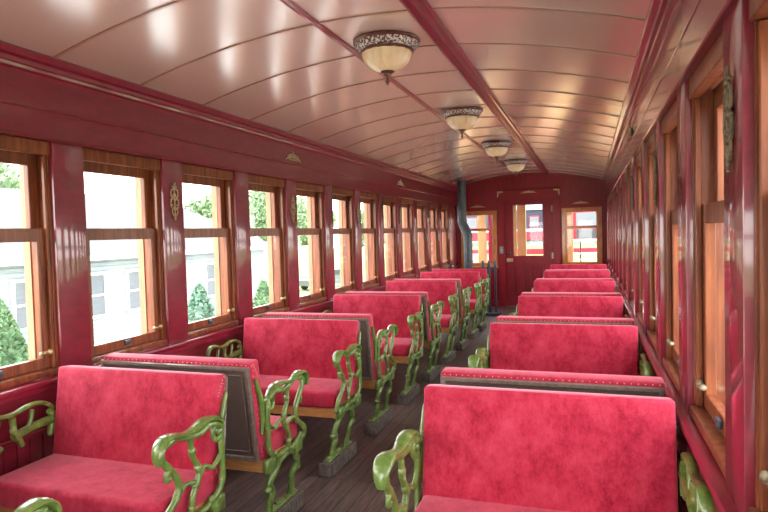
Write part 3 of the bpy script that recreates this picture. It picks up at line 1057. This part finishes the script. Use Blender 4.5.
tree(-14, 64, 7.5, 4.0, 'most distant leafy tree seen through the far left windows', 6)

# parked car
cr = empty('parked_car', (-18.2, 40, -2.4))
cr.rotation_euler = (0, 0, math.radians(70))
tag(cr, 'dark silver parked car on the lawn beyond the fifth left window', 'car')
side_ = [(-2.2, .35), (-2.25, .75), (-2.0, .9), (-1.2, .98), (-.6, 1.40), (.7, 1.42), (1.35, .98), (2.1, .85), (2.25, .6), (2.2, .35)]
MB().prism(side_, 'Y', -.85, .85).build('car_body', M['carpaint'], cr, 20)
MB().prism([(-1.05, 1.0), (-.55, 1.34), (.62, 1.36), (1.15, 1.0)], 'Y', -.87, .87).build('car_window', M['carglass'], cr, 20)
for wx in (-1.35, 1.35):
    for wy in (-.78, .78):
        MB().prism([(wx + .34 * math.cos(a * PI / 8), .34 + .34 * math.sin(a * PI / 8)) for a in range(16)], 'Y', wy - .1, wy + .1).build('wheel', M['tyre'], cr)

# vestibule of the coach beyond the end wall: deck, roof, posts, railings
struct(MB().box(-2.5, .35, YE + .1, 13.0, -.10, -.04).box(-2.5, .35, YE + .1, 13.0, -.9, -.10).build('vestibule_deck', M['red_end']), 'maroon open end platform outside the end door', 'platform')
struct(MB().box(-2.5, .35, YE + .1, 13.1, 2.32, 2.40).build('vestibule_roof', M['roofgrey']), 'grey canopy over the open end platform', 'roof')
for i, (xa, xb_, lb) in enumerate(((-1.486, -1.412, 'narrow cream post seen at the left side of the end door glass'), (-1.395, -1.222, 'wide cream post seen in the end door glass'),
                               (-.50, -.297, 'cream post seen through the end window right of the door'), (-2.215, -2.046, 'cream post seen through the end window left of the door'))):
    tag(MB().box(xa, xb_, 12.66, 12.74, -.04, 2.32, .004).build('porch_post', M['cream']), lb, 'post', 'cream posts on the end platform')
tag(MB().box(-1.99, -1.91, 12.67, 12.73, -.04, 2.32, .004).build('porch_post', M['red_trim']), 'thin maroon post beside the cream post, left of the end door', 'post')
for xa, xb_, lb in ((-2.47, -1.53, 'white tube railing of the end platform left of the door'), (-.62, .30, 'white tube railing of the end platform right of the door')):
    t = empty('platform_railing', ((xa + xb_) / 2, 12.80, -.04))
    tag(t, lb, 'railing', 'railings of the end platform')
    l_ = (xb_ - xa) / 2
    for z in (1.28, 1.01, .89):
        MB().tube([(-l_, 0, z), (l_, 0, z)], .022, 10).build('rail', M['white'], t)
    for x_ in (-l_ + .05, 0, l_ - .05):
        MB().tube([(x_, 0, 0), (x_, 0, 1.28)], .018, 8).build('baluster', M['stove'], t)

# coach standing across behind the platform
rc = empty('passenger_coach', (-.9, 17.5, -1.5))
tag(rc, 'second railway coach with maroon sides, dark windows and grey roof beyond the end door', 'railway coach')
def C_(o):
    o.parent = rc
    o.matrix_parent_inverse = Matrix.Translation((-.9, 17.5, -1.5)).inverted()
    return o
C_(MB().box(-4.0, 3.5, 17.01, 20, -.9, .80).build('lower_side', M['cream']))  # cream is made up, to whiten the reflection on the ceiling
C_(MB().box(-4.0, 3.5, 17, 20, .80, .95).build('red_band', M['red_end']))
C_(MB().box(-4.0, 3.5, 17.02, 20, .95, 1.03).build('belt_rail', M['cream']))
C_(MB().box(-4.0, 3.5, 17.03, 20, 1.03, 1.16).build('green_band', M['awning']))
C_(MB().box(-4.0, -.95, 17.0, 20, 1.16, 2.02).build('upper_side', M['navy']))
C_(MB().box(-.95, 3.5, 17.0, 20, 1.16, 2.02).build('upper_side', M['red_end']))
C_(MB().prism([(17 - .1, 2.02), (20.1, 2.02), (19.6, 2.35), (18.5, 2.5), (17.4, 2.35)], 'X', -4.1, 3.6).build('coach_roof', M['roofgrey'], None, 20))
for xw_, w_ in ((-3.3, .3), (-2.42, .3), (-1.52, .22)):
    f = C_(MB().box(xw_ - .02, xw_ + w_ + .02, 16.98, 17.0, 1.55, 1.86, .004).build('window', M['red_trim']))
    MB().box(xw_, xw_ + w_, 16.97, 16.982, 1.575, 1.83).build('pane', M['blind'], f)
C_(MB().box(-4.0, -.96, 16.985, 17.0, 1.44, 1.50).build('white_band', M['white']))
C_(MB().box(-4.0, -.96, 16.985, 17.0, 1.20, 1.44).build('orange_band', M['red_end']))
for xw_ in (-.31, .55, 1.4):
    f = C_(MB().box(xw_ - .03, xw_ + .61, 16.97, 17.0, 1.18, 1.93, .004).build('window', M['red_trim']))
    MB().box(xw_, xw_ + .58, 16.96, 16.972, 1.50, 1.90).build('window_blind', M['blind'], f)
    MB().box(xw_, xw_ + .58, 16.96, 16.972, 1.21, 1.46).build('pane', M['carglass'], f)
for xw_ in (-3, 0, 2.4):
    C_(MB().prism([(xw_ + .42 * math.cos(a * PI / 10), -1.08 + .42 * math.sin(a * PI / 10)) for a in range(20)], 'Y', 17.2, 17.35).build('wheel', M['stove']))
